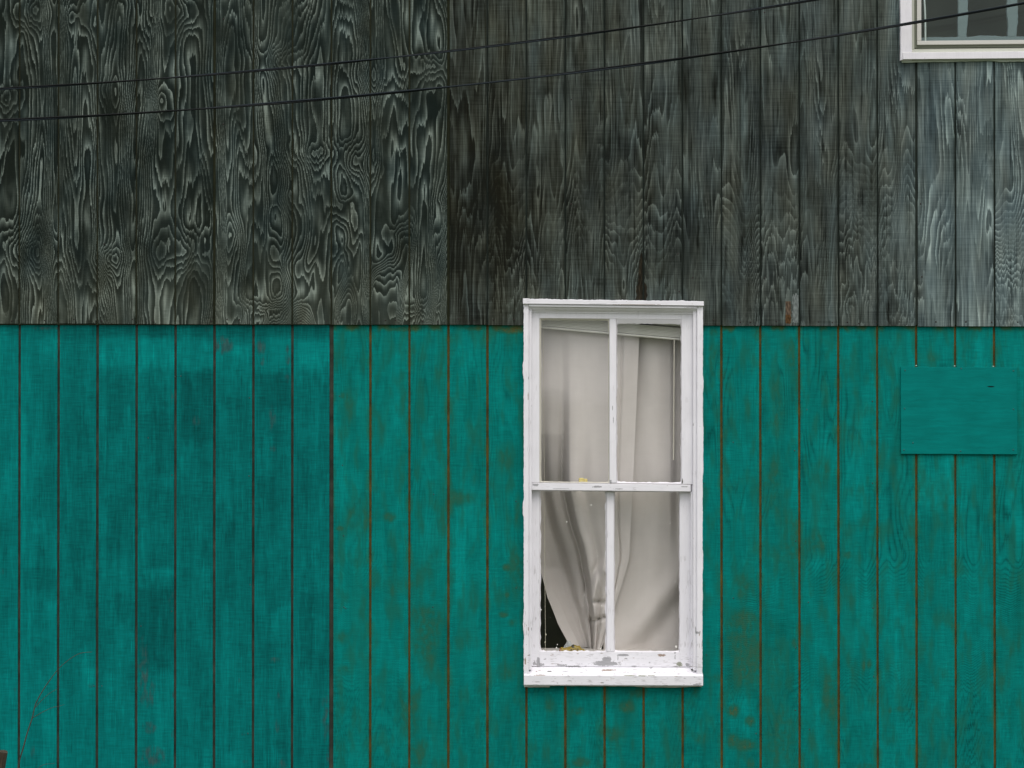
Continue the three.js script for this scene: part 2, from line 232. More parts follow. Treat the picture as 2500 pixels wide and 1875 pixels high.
const M = {
  ul: wood(texUL, 0.0012, 0.95, 0.12), ur: wood(texUR, 0.0012, 0.95, 0.15), ll: wood(texLL, 0.0007, 0.75, 0.12), lr: wood(texLR, 0.0009, 0.75, 0.12),
};
const lin = (r, g, b) => new THREE.Color(r / 255, g / 255, b / 255).convertSRGBToLinear();
const flat = (r, g, b, rough = 0.8, extra = {}) => new THREE.MeshStandardMaterial({ color: lin(r, g, b), roughness: rough, ...extra });

// ---------------------------------------------------------------- ground
{
  const t = wallTexture(0, 1, 0, 1, 512, 512, (u, v, o) => { const n = fbm(u * 9, v * 9, 4), m = noise(u * 120, v * 120); o[0] = 74 + 30 * n + 14 * m; o[1] = 80 + 26 * n + 14 * m; o[2] = 52 + 20 * n + 10 * m; }, THREE.RepeatWrapping, false);
  t.map.repeat.set(60, 60);
  const g = new THREE.PlaneGeometry(400, 400); g.rotateX(-Math.PI / 2);
  const ground = mesh('ground', g, new THREE.MeshStandardMaterial({ map: t.map, roughness: 0.95 }), scene);
  ground.userData.kind = 'structure'; ground.userData.label = 'dull grass ground in front of the house';
}

{ // wooded hillside out of view, its knoll shaped to darken upper window reflections
  const nx = 260, nz = 40, g = new THREE.PlaneGeometry(520, 170, nx, nz); g.rotateX(-Math.PI / 2); g.translate(0, 0, 140);
  const p = g.attributes.position; for (let i = 0; i < p.count; i++) { const x = p.getX(i), z = p.getZ(i); p.setY(i, -0.4 + smooth(62, 105, z) * (3.5 + 26 * smooth(9.5, 19, x + 2 * noise(z / 20, 3)) + 14 * smooth(-40, -90, x) + (3 + 8 * smooth(9.5, 30, x)) * fbm(x / 30, z / 60, 4)) + smooth(60, 75, z) * 2.2 * fbm(x / 5, z / 5, 2)); }
  g.computeVertexNormals();
  const t = wallTexture(0, 1, 0, 1, 256, 256, (u, v, o) => { const n = fbm(u * 14, v * 14, 4); o[0] = 92 + 60 * n; o[1] = 104 + 60 * n; o[2] = 94 + 50 * n; }, THREE.RepeatWrapping, false); t.map.repeat.set(16, 5);
  const unseen_hills = mesh('unseen_hills', g, new THREE.MeshStandardMaterial({ map: t.map, roughness: 1 }), scene); unseen_hills.userData.kind = 'structure'; unseen_hills.userData.label = 'unseen wooded hillside opposite the house, shaped to darken the upper window reflections';
}
// ---------------------------------------------------------------- the house: siding
const house = new THREE.Group(); house.name = 'house'; scene.add(house);
tag(house, 'old wooden house wall with weathered grey boards above and teal painted boards below', 'house');

const WIN = { u0: 1289, u1: 1702, v0: 744, v1: 1650 }, UPW = { u0: 2214, u1: 2632, v0: -760, v1: 134 };
// grid sheet behind the planks; its vertex colours are what shows in the grooves
function sheet(us, vs, holes, z, colour) {
  const pos = [], col = [], idx = [], c = new THREE.Color();
  for (const v of vs) for (const u of us) { pos.push(X(u), Y(v), z); colour(u, v, c); col.push(c.r, c.g, c.b); }
  const n = us.length;
  for (let j = 0; j < vs.length - 1; j++) for (let i = 0; i < n - 1; i++) {
    const cu = (us[i] + us[i + 1]) / 2, cv = (vs[j] + vs[j + 1]) / 2;
    if (holes.some((w) => cu > w.u0 && cu < w.u1 && cv > w.v0 && cv < w.v1)) continue;
    const a = j * n + i; idx.push(a, a + n, a + 1, a + 1, a + n, a + n + 1);
  }
  const g = new THREE.BufferGeometry(); g.setAttribute('position', new THREE.Float32BufferAttribute(pos, 3)); g.setAttribute('color', new THREE.Float32BufferAttribute(col, 3));
  g.setIndex(idx); g.computeVertexNormals(); return g;
}
const sortU = (a) => [...new Set(a.map((x) => Math.round(x * 100) / 100))].sort((p, q) => p - q);
const GCOLS = []; for (let k = KMIN; k <= KMAX; k++) GCOLS.push(groove(k) - 14, groove(k) + 14);
const grooveMat = new THREE.MeshPhysicalMaterial({ vertexColors: true, roughness: 0.95, specularIntensity: 0.15 });
const vsRange = (a, b, st, extra) => { const r = []; for (let v = a; v < b; v += st) r.push(v); r.push(b, ...extra); return sortU(r); };

const lowerSheet = mesh('lower_siding', sheet(sortU([...GCOLS, WIN.u0, WIN.u1]), vsRange(740, 2015, 9, [WIN.v0, WIN.v1]), [WIN], -0.0075, (u, v, c) => {
  const k = Math.round((u - G0) / GS), n = 0.5 + 0.55 * fbm(v / 26 + k * 9.3, k * 3.1, 3), n2 = 0.5 + noise(v / 90 + k * 5.1, k);
  if (k <= 8) c.copy(lin(40 + 40 * n - 12 * n2, 44 + 40 * n - 10 * n2, 37 + 38 * n - 8 * n2)); else c.copy(lin(64 + 54 * n - 14 * n2, 56 + 42 * n - 10 * n2, 28 + 20 * n));
}), grooveMat, house);
const upperSheet = mesh('upper_siding', sheet(sortU([...GCOLS, WIN.u0, WIN.u1, UPW.u0, UPW.u1]), vsRange(-1000, 793, 14, [WIN.v0, UPW.v0, UPW.v1]), [WIN, UPW], 0.0055, (u, v, c) => {
  const k = Math.round((u - G0) / GS), n = 0.5 + 0.55 * fbm(v / 40 + k * 6.3, k * 2.1, 3);
  if (k <= 11) { const d = k === 5 || k === 11 ? 12 : 0; c.copy(lin(44 + 24 * n - d, 48 + 22 * n - d, 38 + 16 * n - d)); } else c.copy(lin(34 + 26 * n, 41 + 26 * n, 37 + 25 * n));
}), grooveMat, house);
lowerSheet.userData.label = 'teal painted vertical boards below'; upperSheet.userData.label = 'bare weathered grey boards above';

// a plank outline: rectangle minus a window opening
function cutRect(u0, u1, v0, v1, w) {
  if (!w || u1 <= w.u0 || u0 >= w.u1 || v1 <= w.v0 || v0 >= w.v1) return [[[u0, v0], [u1, v0], [u1, v1], [u0, v1]]];
  const top = w.v0 > v0, bot = w.v1 < v1;
  if (u0 >= w.u0 - 5 && u1 <= w.u1 + 5) { const r = []; if (top) r.push([[u0, v0], [u1, v0], [u1, w.v0], [u0, w.v0]]); if (bot) r.push([[u0, w.v1], [u1, w.v1], [u1, v1], [u0, v1]]); return r; }
  const pts = [];
  if (u0 < w.u0) { // opening on the right side
    pts.push([u0, v0]); if (top) pts.push([u1, v0], [u1, w.v0]); else pts.push([w.u0, v0]); if (top) pts.push([w.u0, w.v0]);
    if (bot) pts.push([w.u0, w.v1], [u1, w.v1], [u1, v1]); else pts.push([w.u0, v1]); pts.push([u0, v1]);
  } else {
    pts.push([u1, v0]); if (top) pts.push([u0, v0], [u0, w.v0], [w.u1, w.v0]); else pts.push([w.u1, v0]);
    if (bot) pts.push([w.u1, w.v1], [u0, w.v1], [u0, v1]); else pts.push([w.u1, v1]); pts.push([u1, v1]);
  }
  return [pts];
}
const rPl = rng(5);
const bottomOf = (u) => 789.5 + (u / 2500) * 7.5;
for (let k = KMIN; k < KMAX; k++) {
  const hw = (kk) => (kk === 8 ? 4.4 : kk < 8 ? 2.7 : 2.4), a = groove(k) + hw(k) + rPl() * 0.7, b = groove(k + 1) - hw(k + 1) - rPl() * 0.7;
  // lower
  for (const pts of cutRect(a, b, 745, 2012, WIN)) {
    const g = slab(pts, -0.0072, rPl() * 0.0008, 0.0014), left = k < 11;
    mesh('plank', planarUV(g, left ? LB : LB2), left ? M.ll : M.lr, lowerSheet);
  }
  // upper: the bottom edge sits slightly out of level
  const hu = (kk) => (kk === 11 || kk === 5 || kk === 23 ? 3.2 : 2.1), c = groove(k) + hu(k), d = groove(k + 1) - hu(k + 1);
  const vb = bottomOf((c + d) / 2) + rPl() * 1.2, opening = d > UPW.u0 && c < UPW.u1 ? UPW : WIN;
  for (const pts of cutRect(c, d, -1000, vb, opening)) {
    const p2 = pts.map(([u, v]) => [u, v > 780 ? v + (u - (c + d) / 2) * 0.003 : v]);
    const g = slab(p2, 0.006, 0.0165 + rPl() * 0.0012, 0.0012), left = k < 11;
    mesh('plank', planarUV(g, left ? UB : UB2), left ? M.ul : M.ur, upperSheet);
  }
}
{ // nail heads, a few pixels at most
  const up = [[181, 780], [249, 784], [324, 780], [374, 784], [516, 785], [555, 780], [585, 781], [735, 784], [797, 785], [825, 786], [877, 782], [941, 782], [966, 782], [1032, 784], [1068, 786], [1119, 778], [1158, 782], [1204, 781], [1255, 780], [1741, 781], [1807, 787], [1831, 787], [1895, 785], [1998, 786], [2031, 788], [2068, 787], [2096, 790], [2139, 787], [2195, 786], [2284, 786], [2357, 786], [2483, 787], [110, 783], [30, 784], [2420, 787], [1867, 539], [1867, 679], [1655, 620], [1691, 678], [1658, 712], [1867, 30], [1860, 215], [546, 46], [1395, 243], [1394, 498], [255, 596], [545, 303], [830, 540], [2247, 498], [2250, 676]];
  const lo = [[362, 1069], [441, 918], [427, 920], [609, 971], [420, 1160], [608, 1162], [829, 967], [836, 1136], [1059, 1207], [839, 1308], [840, 1482], [1057, 1482], [1260, 1224], [1260, 1435], [420, 1492], [611, 1427], [713, 1438], [844, 1485], [1942, 1321], [1973, 1470], [1942, 1581], [1941, 1733], [1975, 1780], [2132, 1651], [2131, 1484], [1724, 1598], [1790, 1460], [345, 1528], [250, 1674], [231, 1674], [1718, 1180], [1845, 1790], [606, 1790], [1940, 1100], [1970, 1000], [2130, 980], [2130, 1180], [1790, 1080]];
  const disc = (list, z, r) => merge(list.map(([u, v]) => { const g = new THREE.SphereGeometry(r, 7, 4, 0, Math.PI * 2, 0, Math.PI / 2); g.rotateX(Math.PI / 2); g.scale(1, 1.15, 0.35); g.translate(X(u), Y(v), z); return g; }));
  const n1 = mesh('nail_heads', disc(up, 0.0168, 0.0042), flat(34, 26, 22, 0.7, { metalness: 0.3 }), upperSheet); n1.userData.kind = 'stuff';
  const n2 = mesh('nail_heads', disc(lo, 0.0005, 0.0034), flat(44, 66, 62, 0.5, { metalness: 0.4 }), lowerSheet); n2.userData.kind = 'stuff';
}
{ // rooms behind the windows
  const m = flat(118, 112, 100, 0.9), uA = groove(KMIN) , uB = groove(KMAX), bx = (a, b, c, d, z0, z1) => box(a, b, c, d, z0, z1, 0.001);
  mesh('interior_wall', bx(uA, uB, -1000, 2005, -4.2, -4.1), m, house);
  mesh('side_wall', bx(uA, uA + 40, -1000, 2005, -4.1, -0.009), m, house); mesh('side_wall', bx(uB - 40, uB, -1000, 2005, -4.1, -0.009), m, house);
  mesh('interior_floor', bx(uA + 40, uB - 40, 1960, 2005, -4.1, -0.009), flat(70, 56, 44, 0.7), house);
  mesh('interior_ceiling', bx(uA + 40, uB - 40, 560, 640, -4.1, -0.009), m, house);
  mesh('interior_ceiling', bx(uA + 40, uB - 40, -1000, -940, -4.1, 0.005), m, house);
}

// ---------------------------------------------------------------- the lower window
const WB = [1262, 1732, 720, 1690];
// bare or stained spots in the white paint: u, v, ru, rv, tone (0 grey wood, 1 brown, 2 green-grey, 3 dark gap)
const P2 = (x, y, rx, ry, t) => [1250 + x / 3.318, 1200 + y / 3.318, rx / 3.318, ry / 3.318, t], P1 = (x, y, rx, ry, t) => [1250 + x / 3.318, 700 + y / 3.318, rx / 3.318, ry / 3.318, t];
const PEEL = [P2(765, 1400, 112, 17, 0), P2(768, 1368, 36, 26, 0), P2(730, 1388, 50, 14, 0), P2(212, 1380, 13, 40, 0), P2(228, 1408, 36, 12, 0), P2(182, 1395, 12, 20, 0), P2(400, 1411, 44, 8, 0), P2(500, 1421, 62, 6, 0), P2(905, 1330, 48, 10, 0), P2(1215, 1331, 30, 10, 1), P2(1362, 1403, 24, 17, 2), P2(1424, 1408, 15, 13, 0), P2(107, 1365, 6, 32, 1),
  P2(220, 1477, 56, 3, 1), P2(950, 1481, 44, 4, 2), P2(1050, 1482, 30, 5, 2), P2(1120, 1480, 34, 3, 2), P2(305, 1453, 18, 3, 3), P2(430, 1452, 24, 3, 0), P2(1500, 1137, 18, 9, 0), P2(1483, 1125, 4, 34, 0), P2(780, 1445, 60, 5, 1), P2(990, 1420, 20, 4, 0), P2(1130, 1432, 16, 4, 0), P2(1320, 1425, 26, 3, 0), P2(1458, 1444, 8, 8, 3), P2(860, 1350, 3, 24, 0), P2(1324, 1345, 4, 20, 0), P2(132, 1105, 3, 14, 1), P2(157, 1110, 3, 12, 0), P2(1490, 1555, 40, 5, 0), P2(1500, 1545, 30, 2, 0),
  P1(190, 1605, 26, 10, 0), P1(690, 1620, 40, 8, 0), P1(862, 1638, 34, 4, 0), P1(1400, 1620, 30, 4, 0), P1(130, 890, 2.5, 34, 1), P1(133, 740, 2.5, 14, 0), P1(815, 980, 3, 20, 0), P1(822, 1080, 3, 30, 0), P1(800, 1580, 8, 18, 0), P1(1380, 1575, 5, 20, 3), P1(400, 1637, 70, 2.5, 0), P1(1000, 148, 200, 1.6, 1), P1(700, 143, 70, 1.4, 0), P1(1450, 172, 60, 2, 0)];
const texWhite = wallTexture(...WB, 1024, 2048, (u, v, o) => {
  const rail = (v > 1590) || (v > 1177 && v < 1198) || v < 762, a = rail ? noise(u / 60, v / 1.5) : noise(u / 1.5, v / 70), b = rail ? noise(u / 30 + 7, v / 4) : noise(u / 4 + 7, v / 40);
  const dirt = fbm(u / 40 + 3, v / 60, 3), wear = 0.35 + smooth(1250, 1640, v) * 0.65;
  let L = 226 + 3 * a + 2.5 * b + 6 * dirt; let r = L - 1, g = L - 3, bl = L + 2;
  const crack = smooth(0.34, 0.5, rail ? noise(u / 26 + 31, v / 1.25) : noise(u / 1.25 + 31, v / 30)) * smooth(0.12, 0.42, noise(u / 22 + 9, v / 26 + 5) + 0.25 * (wear - 0.5)) * wear;
  r = mix(r, 150, crack * 0.75); g = mix(g, 146, crack * 0.75); bl = mix(bl, 146, crack * 0.75);
  let best = 0, tone = 0;
  for (let i = 0; i < PEEL.length; i++) { const k = PEEL[i], dx = (u - k[0]) / k[2], dy = (v - k[1]) / k[3]; if (dx > 1.8 || dx < -1.8 || dy > 1.8 || dy < -1.8) continue; const s = 1.15 - Math.pow(Math.pow(Math.abs(dx), 2.4) + Math.pow(Math.abs(dy), 2.4), 1 / 2.4) + 0.55 * fbm(u / 6 + i * 3, v / 4.5, 3) + 0.3 * noise(u / 1.9, v / 1.4 + i); if (s > best) { best = s; tone = k[4]; } }
  const chip = smooth(0.36, 0.43, fbm(u / (rail ? 20 : 5) + 70, v / (rail ? 3.5 : 24) + 20, 3) + 0.14 * smooth(1400, 1640, v) - 0.18) * (u < 1300 || u > 1690 || rail ? 1 : 0.4); if (chip > 0.05 && best < 0.26 * chip) { best = 0.26 * chip; tone = noise(u / 20, v / 20) > 0.15 ? 1 : 0; }
  const t = smooth(0.14, 0.24, best), wd = 0.5 + 0.6 * noise(u / 18, v / 1.3), c = [[158, 157, 160], [150, 132, 120], [142, 144, 130], [60, 58, 50]][tone];
  r = mix(r, c[0] + 22 * (wd - 0.5), t); g = mix(g, c[1] + 22 * (wd - 0.5), t); bl = mix(bl, c[2] + 22 * (wd - 0.5), t);
  o[0] = r; o[1] = g; o[2] = bl; o[3] = 0.62 + 0.1 * a + 0.08 * b - 0.35 * t - 0.3 * crack;
});
const white = new THREE.MeshStandardMaterial({ map: texWhite.map, bumpMap: texWhite.bump, bumpScale: 0.0009, roughness: 0.55 });
const puttyOld = flat(188, 184, 172, 0.85), puttyWhite = flat(222, 219, 224, 0.6);

const glass = new THREE.MeshPhysicalMaterial({ color: 0xffffff, transmission: 1, thickness: 0, roughness: 0.03, ior: 1.52 });

const lower = new THREE.Group(); lower.name = 'window'; house.add(lower);
lower.userData.label = 'white double hung window with peeling paint';
// the whole window has settled out of level: it drops a little to the right, most at the head
const shear = (g) => { const p = g.attributes.position; for (let i = 0; i < p.count; i++) { const u = p.getX(i) / S + 1250, v = 937.5 - (p.getY(i) - Y0) / S; p.setY(i, p.getY(i) - (u - 1277) * lerpTable([[731, 0.015], [770, 0.009], [1180, 0.010], [1600, 0.004], [1680, 0.003]], v) * S); } g.computeVertexNormals(); return g; };
const wpart = (name, g, m = white, parent = lower) => mesh(name, planarUV(shear(g), WB), m, parent);
const rW = rng(91);
// an edge with lumps of old paint
function ragged(u0, v0, u1, v1, n, amp, out, seed) { const p = []; for (let i = 0; i <= n; i++) { const t = i / n, s = mix(u0, u1, t), q = mix(v0, v1, t), k = amp * (1.6 * smooth(0.1, 0.5, noise(i * 0.061 + seed, seed + 9)) + 0.6 * noise(i * 0.17 + seed, seed) + 0.6 * noise(i * 0.9 + seed, 3.3)); p.push([s + out[0] * k, q + out[1] * k]); } return p; }
wpart('side_casing', slab([...ragged(1278.4, 742, 1278.6, 1650, 220, 1.3, [-1, 0], 4.1), [1290.8, 1650], [1290.8, 742]], 0.0002, 0.038, 0.002));
wpart('side_casing', slab([[1700.8, 742], ...ragged(1715.2, 742, 1713, 1650, 220, 0.9, [1, 0], 8.7), [1699.5, 1650]], 0.0002, 0.038, 0.002));
wpart('head_casing', slab([...ragged(1276.5, 731, 1716.5, 730, 120, 1.6, [0, -1], 2.2), [1716.5, 742], [1276.5, 743]], 0.0165, 0.056, 0.002));
wpart('head_casing', box(1291, 1700.5, 743.2, 749, 0.0, 0.046, 0.002));
{ // moulded cove under the head
  const sh = new THREE.Shape([[0.034, 0], [0.028, -0.010], [0.014, -0.017], [0.003, -0.0225], [0.003, -0.028], [-0.03, -0.028], [-0.03, 0]].map(([x, y]) => new THREE.Vector2(x, y)));
  const g = new THREE.ExtrudeGeometry(sh, { depth: (1700.5 - 1291) * S, bevelEnabled: false }); g.rotateY(-Math.PI / 2); g.scale(-1, 1, 1);
  // after the turn: shape x runs along z, length runs along x
  const p = g.attributes.position; for (let i = 0; i < p.count; i++) { const x = Math.abs(p.getX(i)); p.setXYZ(i, X(1291) + x, Y(749.2) + p.getY(i), p.getZ(i)); }
  const ix = []; for (let i = 0; i < p.count; i++) ix.push(i); g.computeVertexNormals();
  wpart('head_moulding', g);
}
// stops and jambs
wpart('stop', box(1290.9, 1298, 749.5, 1634, -0.010, 0.022, 0.003)); wpart('stop', box(1691.6, 1700.6, 749.5, 1634, -0.010, 0.022, 0.003));
wpart('jamb', box(1283, 1297.6, 745, 1650, -0.15, -0.0102, 0.001)); wpart('jamb', box(1689, 1704, 745, 1650, -0.15, -0.0102, 0.001)); wpart('head_jamb', box(1297.7, 1688.9, 738, 760.5, -0.15, -0.0102, 0.001));
wpart('parting_stop', box(1686.5, 1691.4, 1197, 1634, -0.046, -0.0112, 0.001));
// sill: sloped top, thick nose
{
  const pr = [[-0.12, 1627.5], [-0.04, 1629.5], [0.044, 1643.5], [0.050, 1646], [0.050, 1668], [0.047, 1670], [0.0005, 1670], [-0.0003, 1655], [-0.12, 1655]];
  const sh = new THREE.Shape(pr.map(([z, v]) => new THREE.Vector2(z, Y(v))));
  const g = new THREE.ExtrudeGeometry(sh, { depth: (1714 - 1279) * S, bevelEnabled: false });
  const p = g.attributes.position; for (let i = 0; i < p.count; i++) { const z = p.getX(i), y = p.getY(i), l = p.getZ(i); p.setXYZ(i, X(1714) - l, y, z); }
  wpart('sill', g);
  wpart('caulk_bead', slab([[1280, 1669.8], [1712, 1669.8], ...ragged(1712, 1673, 1342, 1672.5, 40, 1.4, [0, 1], 5.5), ...ragged(1342, 1675.5, 1280, 1675.8, 10, 0.8, [0, 1], 1.5)], 0.0004, 0.022, 0.001), flat(196, 196, 188, 0.8));
}
// sashes
function pane(name, u0, u1, v0, v1, z) { const g = new THREE.PlaneGeometry((u1 - u0) * S, (v1 - v0) * S); g.translate(X((u0 + u1) / 2), Y((v0 + v1) / 2), z); return wpart(name, g, glass); }
// putty bead round a pane: outer edge at the sash face, ragged inner edge on the glass; w = widths top, right, bottom, left
function putty(u0, u1, v0, v1, w, zF, zG, jit, seed, m, corner = 3) {
  const N = 46, outer = [], inner = [], sides = [[u0, v0, u1, v0, 0, 1], [u1, v0, u1, v1, -1, 0], [u1, v1, u0, v1, 0, -1], [u0, v1, u0, v0, 1, 0]];
  sides.forEach(([a, b, c, d, nx, ny], s) => {
    const len = s % 2 ? v1 - v0 : u1 - u0;
    for (let i = 0; i < N; i++) {
      const t = i / N, d0 = t * len, d1 = (1 - t) * len, px = mix(a, c, t), py = mix(b, d, t);
      outer.push([px, py]);
      let k = w[s] + jit * (0.9 * noise(i * 0.31 + seed * 7, s * 5.1 + seed) + 0.6 * noise(i * 1.1 + seed, s * 2.7)) + corner * (Math.exp(-d0 / 5) + Math.exp(-d1 / 5)) * 0.6;
      k = Math.max(0.35, k);
      // keep the inner loop inside its neighbours' beads
      const wp = w[(s + 3) % 4], wn = w[(s + 1) % 4], tt = (clamp(d0, wp, len - wn)) / len;
      inner.push([mix(a, c, tt) + nx * k, mix(b, d, tt) + ny * k]);
    }
  });
  const pos = [], idx = [], n = outer.length;
  for (let i = 0; i < n; i++) { pos.push(X(outer[i][0]), Y(outer[i][1]), zF); pos.push(X(inner[i][0]), Y(inner[i][1]), zG + 0.0012); pos.push(X(inner[i][0]), Y(inner[i][1]), zG - 0.0004); }
  for (let i = 0; i < n; i++) { const a = i * 3, b = ((i + 1) % n) * 3; idx.push(a, a + 1, b, b, a + 1, b + 1, a + 1, a + 2, b + 1, b + 1, a + 2, b + 2); }
  const g = new THREE.BufferGeometry(); g.setAttribute('position', new THREE.Float32BufferAttribute(pos, 3)); g.setIndex(idx); g.computeVertexNormals();
  return wpart('putty', g, m);
}
const ZU = -0.004, ZUG = -0.016, ZL = -0.044, ZLG = -0.057;
// upper sash (outer track)
wpart('stile', box(1298.1, 1317, 760.6, 1178.2, ZU - 0.034, ZU)); wpart('stile', box(1664.5, 1691.4, 760.6, 1178, ZU - 0.034, ZU - 0.0005));
wpart('top_rail', box(1317.1, 1664.4, 760.6, 776, ZU - 0.034, ZU - 0.0003));
wpart('muntin', box(1488, 1505, 776.1, 1176.9, ZU - 0.030, ZU - 0.0006, 0.004));
wpart('meeting_rail', box(1298.2, 1686.5, 1179.1, 1196, ZU - 0.034, ZU + 0.002, 0.002));
wpart('glazing_rail', box(1317.1, 1664.4, 1177, 1178.0, ZU - 0.034, ZU - 0.004, 0.001));
pane('pane', 1315, 1490, 774, 1178, ZUG); pane('pane', 1503, 1667, 774, 1178, ZUG - 0.0008);
putty(1317.2, 1487.8, 776.2, 1177, [4.5, 2.2, 2.2, 4.2], ZU - 0.003, ZUG, 1.2, 1, puttyOld);
putty(1505.2, 1664.3, 776.2, 1177, [11, 1.6, 3, 1.6], ZU - 0.002, ZUG - 0.0008, 1.7, 2, puttyWhite, 5);
// lower sash (inner track)
wpart('stile', box(1297.7, 1317, 1186, 1628, ZL - 0.034, ZL)); wpart('stile', box(1661, 1688.9, 1186, 1628, ZL - 0.034, ZL - 0.0005));
wpart('bottom_rail', box(1317.1, 1660.9, 1592, 1628.5, ZL - 0.034, ZL - 0.0004)); wpart('top_rail', box(1317.1, 1660.9, 1180, 1196.5, ZL - 0.034, ZL - 0.0004));
wpart('muntin', box(1482, 1500, 1196.6, 1591.9, ZL - 0.030, ZL - 0.0008, 0.004));
pane('pane', 1315, 1484, 1194, 1594, ZLG); pane('pane', 1498, 1663, 1194, 1594, ZLG - 0.0008);
putty(1317.2, 1481.8, 1196.7, 1591.8, [2, 2.8, 1.4, 3.2], ZL - 0.002, ZLG, 2.7, 3, puttyWhite);
putty(1500.2, 1660.8, 1196.7, 1591.8, [2, 1.4, 2.2, 1.6], ZL - 0.002, ZLG - 0.0008, 1.2, 4, puttyWhite, 4);
wpart('stool', box(1298, 1688, 1596, 1606, -0.34, ZL - 0.0345, 0.002), flat(206, 202, 196, 0.6));
{ // yellowed sash lock on the meeting rail
  const g1 = new RoundedBoxGeometry(13 * S, 11 * S, 0.018, 2, 0.006), g2 = new RoundedBoxGeometry(9 * S, 9 * S, 0.014, 2, 0.005), g3 = new RoundedBoxGeometry(25 * S, 3 * S, 0.02, 1, 0.002);
  g1.translate(X(1420), Y(1171), -0.048); g2.translate(X(1430.5), Y(1172), -0.046); g3.translate(X(1422), Y(1177.3), -0.047);
  wpart('sash_lock', merge([g1, g2, g3]), flat(206, 190, 120, 0.5));
}
{ // flecks of paint and dirt on the lower panes
  const fl = []; const list = [[1350, 1215, 1], [1361, 1241, 1], [1384, 1274, 1.6], [1406, 1244, 1], [1420, 1236, .7], [1444, 1232, 1.6], [1359, 1583, 1.8], [1361, 1575, 1.2], [1652, 1579, 2.8], [1648, 1493, 1.1], [1469, 1479, 1.2], [1460, 1357, 1], [1540, 1417, .8], [1541, 1461, .7], [1638, 1275, 1.3], [1650, 1419, .9], [1467, 1585, 2], [1660, 1082, 1.1], [1322, 1490, 1.3], [1344, 1509, .6]];
  for (const [u, v, r] of list) { const g = new THREE.SphereGeometry(r * S, 6, 4); g.scale(1, 1.25, 0.25); g.translate(X(u), Y(v), v < 1180 ? ZUG + 0.001 : ZLG + 0.001); fl.push(g); }
  const f = wpart('paint_flecks', merge(fl), flat(214, 212, 205, 0.7)); f.userData.kind = 'stuff';
}

// ---------------------------------------------------------------- curtains, blind and bits inside the lower window
const clothTex = wallTexture(0, 1, 0, 1, 512, 512, (u, v, o) => { const n = noise(u * 170, v * 2.5) * 2 + noise(u * 3, v * 170) * 2 + 5 * fbm(u * 4, v * 4, 3); o[0] = 202 + n; o[1] = 196 + n; o[2] = 191 + n; }, THREE.RepeatWrapping, false);
const cloth = new THREE.MeshStandardMaterial({ map: clothTex.map, roughness: 0.95 });
function surface(nu, nv, f) {
  const pos = [], uv = [], idx = [];
  for (let j = 0; j <= nv; j++) for (let i = 0; i <= nu; i++) { const p = f(i / nu, j / nv); pos.push(X(p[0]), Y(p[1]), p[2]); uv.push(i / nu * 1.2, j / nv * 4); }
  for (let j = 0; j < nv; j++) for (let i = 0; i < nu; i++) { const a = j * (nu + 1) + i, b = a + nu + 1; idx.push(a, b, a + 1, a + 1, b, b + 1); }
  const g = new THREE.BufferGeometry(); g.setAttribute('position', new THREE.Float32BufferAttribute(pos, 3)); g.setAttribute('uv', new THREE.Float32BufferAttribute(uv, 2)); g.setIndex(idx); g.computeVertexNormals(); return g;
}
const valley = (u, c, w) => Math.exp(-(((u - c) / w) ** 2));
